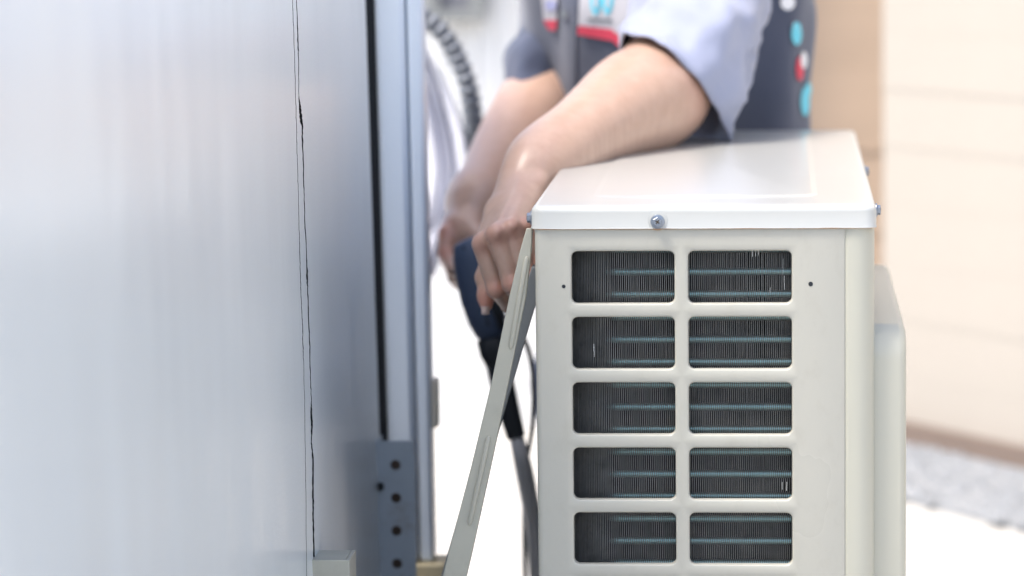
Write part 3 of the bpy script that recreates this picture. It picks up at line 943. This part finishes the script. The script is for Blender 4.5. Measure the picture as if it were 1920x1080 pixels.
# creases between the knuckles
for a, b in (((918, 456, .262), (935, 505, .262)), ((944, 442, .252), (966, 500, .250)), ((970, 434, .258), (992, 490, .258))):
    la.group([(P3(*a), P3(*b), .0014, .0024)], .002, .004, True)
for a, b in (((898, 536, .262), (916, 526, .262)), ((936, 530, .245), (962, 516, .245))):
    pass
LV, LF = la.mesh()
flush_pts = [(P3(f[k][0], f[k][1], f[k][2] - .008), .013 if k == 0 else .010, .75 if k else .6) for f in fingers.values() for k in (0, 1)]
flush_pts += [(P3(911, 566, .312), .016, .9), (P3(1285, 180, .66), .03, .35)]
# ---- right arm with the spray gun
ra = Field(.0028)
ra.group(chain([(1045, -170, 1.20, 50), (1036, 20, 1.18, 30), (1020, 120, 1.12, 34), (1008, 195, 1.08, 46)], 5) + chain([(1008, 195, 1.08, 48), (985, 238, 1.03, 52), (945, 300, .97, 45), (905, 362, .90, 33), (890, 388, .88, 32)], 5), .03, .01)
ra.group(chain([(888, 388, .88, 30), (862, 428, .85, 30), (850, 446, .845, 27)]) + chain([(890, 392, .875, 28), (880, 440, .84, 26)]), .014, .016)
rf = [[(838, 436, .835, 17), (836, 474, .825, 15), (850, 505, .805, 13), (870, 512, .80, 12)],
      [(840, 438, .855, 17), (840, 486, .848, 15), (852, 520, .83, 13), (868, 528, .815, 12)],
      [(848, 440, .875, 16), (846, 494, .87, 15), (860, 530, .86, 13), (874, 538, .84, 12)],
      [(860, 440, .885, 15), (858, 490, .885, 13), (868, 520, .875, 12), (880, 526, .86, 11)]]
for f in rf: ra.group(chain(f), .004, .004)
ra.group(chain([(882, 415, .85, 20), (897, 442, .825, 16), (906, 470, .80, 14), (908, 490, .79, 12)]), .006, .01)
RV, RF = ra.mesh()
flush_pts += [(P3(f[k][0] - 8, f[k][1], f[k][2] - .006), .016, .8) for f in rf for k in (0, 1)]
# ---- torso, neck and head (under the shirt / above the frame)
TH = R(52)
FW = Vector((-math.sin(TH), -math.cos(TH), 0)); LF_ = Vector((math.cos(TH), -math.sin(TH), 0))
hipc = at(1262, 600, 1.26); chest = at(1248, 70, 1.10); shc = at(1215, -190, 1.05); neck = at(1195, -330, 1.00); headc = at(1150, -560, .93)
bt = Field(.0055)
pr = []
for s in (-1, 1):
    pr += [(np.array(hipc + LF_ * .06 * s), np.array(chest + LF_ * .07 * s), .095, .10), (np.array(chest + LF_ * .07 * s), np.array(shc + LF_ * .10 * s), .10, .07)]
pr += [(np.array(shc), np.array(neck + Vector((0, 0, .05))), .06, .055)]
bt.group(pr, .05, .02)
hd = [(np.array(headc), np.array(headc + FW * .02 + Vector((0, 0, -.03))), .078, .066), (np.array(headc - FW * .03 + Vector((0, 0, .02))), np.array(headc), .085, .08),
      (np.array(headc + FW * .045 + Vector((0, 0, -.075))), np.array(headc + FW * .06 + Vector((0, 0, -.085))), .036, .028)]
bt.group(hd, .03, .03)
bt.group([(np.array(headc + FW * .085 + Vector((0, 0, .005))), np.array(headc + FW * .104 + Vector((0, 0, -.030))), .008, .014)], .01, .012)
for s in (-1, 1):
    bt.group([(np.array(headc + LF_ * .078 * s + Vector((0, 0, .01))), np.array(headc + LF_ * .08 * s + Vector((0, 0, -.03))), .018, .012)], .006, .008)
    bt.group([(np.array(headc + FW * .088 + LF_ * .030 * s + Vector((0, 0, .008))),) * 2 + (.012, .012)], .004, .01, True)
    bt.group([(np.array(headc + FW * .074 + LF_ * .030 * s + Vector((0, 0, .006))),) * 2 + (.0125, .0125)], .004, .004)
bt.group([(np.array(headc + FW * .088 + LF_ * -.022 + Vector((0, 0, -.057))), np.array(headc + FW * .088 + LF_ * .022 + Vector((0, 0, -.057))), .009, .009)], .004, .012)
BV, BF = bt.mesh()
allV = np.concatenate([LV, RV, BV]); allF = np.concatenate([LF, RF + len(LV), BF + len(LV) + len(RV)])
me = bpy.data.meshes.new('person')
me.from_pydata(allV.tolist(), [], allF.tolist())
fl_ = np.zeros(len(allV))
for c, r, a in flush_pts:
    fl_ = np.maximum(fl_, a * np.exp(-((allV - c) ** 2).sum(1) / (r * r)))
att = me.attributes.new('flush', 'FLOAT', 'POINT'); att.data.foreach_set('value', fl_.astype(np.float32))
me.materials.append(SKIN); me.shade_smooth()
person = bpy.data.objects.new('person', me)
setup(person, None, 'person in navy work shirt crouching behind the unit with a forearm across its lid', 'person')
# thumb nail
tn = at(909, 577, .300)
V, F = [], []
for i in range(7):
    for j in range(7):
        u, v = (i / 6 - .5) * 2, (j / 6 - .5) * 2
        V.append(tn + Vector((u * .0042, .004 * (u * u) + .0015 + .0028 * max(0, -v) ** 2, v * .0045 - .0034)))
F = [(i * 7 + j, i * 7 + j + 1, i * 7 + j + 8, i * 7 + j + 7) for i in range(6) for j in range(6)]
mk('thumb_nail', V, F, NAIL, person, smooth=80)

# ---- shirt torso
ax = [hipc + Vector((0, .0, -.08)), hipc, hipc.lerp(chest, .5), chest, chest.lerp(shc, .6), shc + Vector((0, 0, .03)), neck]
ab = [(.19, .15), (.19, .145), (.192, .146), (.198, .152), (.20, .14), (.16, .11), (.07, .07)]
rings = []
NT = 72; NS = 64
AX = catmull([tuple(p) for p in ax], 10); ABv = catmull([(a, b, 0) for a, b in ab], 10)
rgs = np.random.RandomState(5)
ph1 = rgs.rand(8) * 6
for i, (c, e) in enumerate(zip(AX, ABv)):
    v = i / (len(AX) - 1); ring = []
    for j in range(NT):
        t = 2 * math.pi * j / NT
        fold = .006 * math.sin(5 * t + 9 * v + ph1[0]) * math.sin(7 * v + ph1[1]) + .005 * math.sin(11 * t - 14 * v + ph1[2]) * (1 - v) + .003 * math.sin(3 * t + 26 * v + ph1[3])
        ca, sa_ = math.cos(t), math.sin(t)
        k = (abs(ca) ** 2.5 + abs(sa_) ** 2.5) ** (-1 / 2.5)
        ring.append(Vector(c) + (FW * (e[1] + fold) * ca + LF_ * (e[0] + fold) * sa_) * k)
    rings.append(ring)
V, F = loft(rings)
shirt = mk('shirt', V, F, NAVY, person, smooth=180)
bvh = BVHTree.FromPolygons([Vector(v) for v in V], F)

from mathutils import noise as mnoise
def wrinkle(p, amp, sc=16):
    q = Vector((p[0] * sc, p[1] * sc, p[2] * sc * .55))
    a = mnoise.noise(q); b = mnoise.noise(q * 2.3 + Vector((3, 1, 7)))
    return amp * ((1 - abs(a) * 2) * .7 + b * .5)
def sleeve(name, keys, m, folds, amp=.012):
    # keys: (centre, u, v) from shoulder to hem
    C = catmull([tuple(k[0]) for k in keys], 8); U = catmull([tuple(k[1]) for k in keys], 8); Vv = catmull([tuple(k[2]) for k in keys], 8)
    rings = []
    for i, (c, u, v) in enumerate(zip(C, U, Vv)):
        w = i / (len(C) - 1); ring = []
        for j in range(48):
            t = 2 * math.pi * j / 48
            f = 1 + folds * (.5 * math.sin(4 * t + 7 * w) * w + .5 * math.sin(2 * t + 15 * w) + .35 * math.sin(9 * t - 5 * w) * w)
            d_ = Vector(u * math.cos(t) + v * math.sin(t))
            q_ = Vector(c) + d_ * f
            ring.append(q_ + d_.normalized() * wrinkle(q_, amp, 22))
        rings.append(ring)
    V, F = loft(rings, cap=False)
    o = mk(name, V, F, m, shirt, smooth=180)
    s = o.modifiers.new('thickness', 'SOLIDIFY'); s.thickness = .0025; s.offset = 1
    return o, V, F
def vec(a, b): return at(*b) - at(*a)
# his left sleeve (over the lid)
k = [(at(1262, -262, 1.05), vec((1262, -262, 1.05), (1312, -215, 1.03)), vec((1262, -262, 1.05), (1262, -275, .99))),
     (at(1300, -190, .97), vec((1300, -190, .97), (1425, -170, .93)), vec((1300, -190, .97), (1300, -215, .86))),
     (at(1308, -60, .90), vec((1308, -60, .90), (1432, -30, .87)), vec((1308, -60, .90), (1312, -90, .79))),
     (at(1300, 60, .80), vec((1300, 60, .80), (1412, 100, .78)), vec((1300, 60, .80), (1310, 22, .69))),
     (at(1262, 166, .715), vec((1262, 166, .715), (1352, 246, .715)), vec((1262, 166, .715), (1277, 118, .645)))]
slv, SV, SF = sleeve('sleeve', k, NAVY_LIT, .05, amp=.016)
slv['label'] = 'navy sleeve painted pale as if sunlit over the elbow on the lid'
bvs = BVHTree.FromPolygons([Vector(v) for v in SV], SF)
def ks(x, y, Y, hw, tilt, dv):
    return (at(x, y, Y), vec((x, y, Y), (x + hw, y + tilt, Y + .01)), vec((x, y, Y), (x - 2, y - 14, Y - dv)))
k = [ks(1042, -190, 1.20, 62, 0, .08), ks(1034, 0, 1.18, 46, 4, .07), ks(1022, 70, 1.15, 42, 6, .065), ks(1006, 115, 1.12, 54, 12, .06), ks(1004, 176, 1.09, 46, 12, .055)]
sleeve('sleeve', k, NAVY, .04, amp=.005)

def decal(name, quad, m, bv=None, nu=12, nv=8, off=.0022, shape=None, par=None):
    bv = bv or bvh
    V, ok = [], {}
    for j in range(nv + 1):
        for i in range(nu + 1):
            u, v = i / nu, j / nv
            if shape == 'ellipse':
                a, b = 2 * u - 1, 2 * v - 1
                a, b = a * math.sqrt(1 - b * b / 2), b * math.sqrt(1 - a * a / 2)
                u, v = (a + 1) / 2, (b + 1) / 2
            x = (quad[0][0] * (1 - u) + quad[1][0] * u) * (1 - v) + (quad[3][0] * (1 - u) + quad[2][0] * u) * v
            y = (quad[0][1] * (1 - u) + quad[1][1] * u) * (1 - v) + (quad[3][1] * (1 - u) + quad[2][1] * u) * v
            h = bv.ray_cast(CAM, ray(x, y).normalized())
            if h[0] is None: V.append(None)
            else:
                nn = h[1] if h[1].dot(ray(x, y)) < 0 else -h[1]
                V.append(h[0] + nn * off)
    idx = {}; VV = []
    for i, p in enumerate(V):
        if p is not None: idx[i] = len(VV); VV.append(p)
    F = []
    for j in range(nv):
        for i in range(nu):
            q = [j * (nu + 1) + i, j * (nu + 1) + i + 1, (j + 1) * (nu + 1) + i + 1, (j + 1) * (nu + 1) + i]
            if all(a in idx for a in q): F.append(tuple(idx[a] for a in q))
    if not F: print('no decal', name); return None
    o = mk(name, VV, F, m, par or shirt, smooth=180)
    return o
decal('chest_panel', [(1014, -60), (1052, -60), (1046, 38), (1022, 38)], YOKE)
decal('chest_print', [(1026, 0), (1048, 0), (1046, 18), (1028, 18)], LAV, off=.0036)
decal('red_trim', [(1022, 36), (1048, 36), (1046, 56), (1032, 54)], RED, off=.003)
decal('chest_panel', [(1092, -60), (1190, -60), (1176, 80), (1086, 50)], YOKE)
for cx in (1121, 1143):
    decal('chest_print', [(cx - 11, -30), (cx + 11, -30), (cx + 9, 27), (cx - 12, 26)], CYAN, off=.0032, shape='ellipse')
    decal('chest_print', [(cx - 4, -14), (cx + 4, -14), (cx + 3, 16), (cx - 4, 16)], YOKE, off=.0042, shape='ellipse')
decal('chest_print', [(1104, 32), (1152, 35), (1151, 41), (1106, 38)], GREYP, off=.0036)
decal('red_trim', [(1088, 46), (1152, 54), (1150, 75), (1085, 63)], RED, off=.003)
decal('red_trim', [(1150, 56), (1170, 68), (1165, 88), (1150, 74)], RED, off=.003)
decal('placket', [(1054, -60), (1086, -60), (1078, 240), (1052, 240)], NAVY, off=.0016)
decal('button', [(1056, 18), (1068, 18), (1068, 32), (1056, 32)], GREYP, off=.004, shape='ellipse')
for cx, cy, a, b, m in ((1475, 4, 13, 14, WPRINT), (1491, 62, 9, 22, CYAN), (1489, 52, 6, 12, WPRINT), (1497, 128, 7, 23, RED), (1504, 112, 6, 16, WPRINT), (1507, 190, 8, 27, CYAN), (1513, 168, 5, 14, CYAN)):
    decal('side_print', [(cx - a, cy - b), (cx + a, cy - b), (cx + a, cy + b), (cx - a, cy + b)], m, shape='ellipse', off=.002 + .0006 * random.random())
#decal('sleeve_panel', [(1190, -80), (1420, -80), (1395, 62), (1176, 74)], YOKE, bvs, off=.0036, par=shirt)

# collar
rg_ = []
for i, (r, dz) in enumerate(((.074, -.01), (.068, .03), (.075, .035), (.088, .0))):
    rg_.append([neck + (FW * math.cos(t) + LF_ * math.sin(t)) * r + Vector((0, 0, dz)) for t in [2 * math.pi * j / 32 for j in range(32)]])
mk('collar', *loft(rg_, cap=False), NAVY, shirt, smooth=180)
# hair cap
hf = Field(.006)
hf.group([(np.array(headc - FW * .035 + Vector((0, 0, .03))), np.array(headc + FW * .01 + Vector((0, 0, .035))), .088, .082)], .02, .02)
hf.group([(np.array(headc - FW * .06 + Vector((0, 0, -.03))),) * 2 + (.055, .055)], .02, .03)
HV, HF = hf.mesh()
mk('hair', HV.tolist(), HF.tolist(), HAIR, person, smooth=180)
# trousers and shoes
tf = Field(.007)
knR = at(1116, 720, 1.04); knL = at(1420, 640, 1.06)
ankR = Vector((knR.x + .02, 1.14, .10)); ankL = Vector((knL.x, 1.2, .10))
hp_ = hipc + Vector((0, .02, -.05))
for s, kn, an_ in ((-1, knR, ankR), (1, knL, ankL)):
    hj = hp_ + LF_ * .085 * s
    tf.group([(np.array(hj), np.array(kn), .10, .074), (np.array(kn), np.array(an_), .072, .055)], .03, .05)
tf.group([(np.array(hp_ - LF_ * .07), np.array(hp_ + LF_ * .07), .13, .13), (np.array(hp_), np.array(hipc + Vector((0, 0, .06))), .13, .13)], .04, .05)
TV, TF = tf.mesh()
mk('trousers', TV.tolist(), TF.tolist(), TROU, person, smooth=180)
for a_ in (ankR, ankL):
    sf = Field(.005)
    b0 = Vector((a_.x, a_.y + .03, .036)); b1 = b0 + FW * .05 + Vector((0, -.13, 0))
    sf.group([(np.array(b0), np.array(b1), .038, .034), (np.array(b0 + Vector((0, 0, .03))), np.array(a_), .042, .048)], .03, .02)
    SV_, SF_ = sf.mesh()
    mk('shoe', SV_.tolist(), SF_.tolist(), SHOE, person, smooth=180)
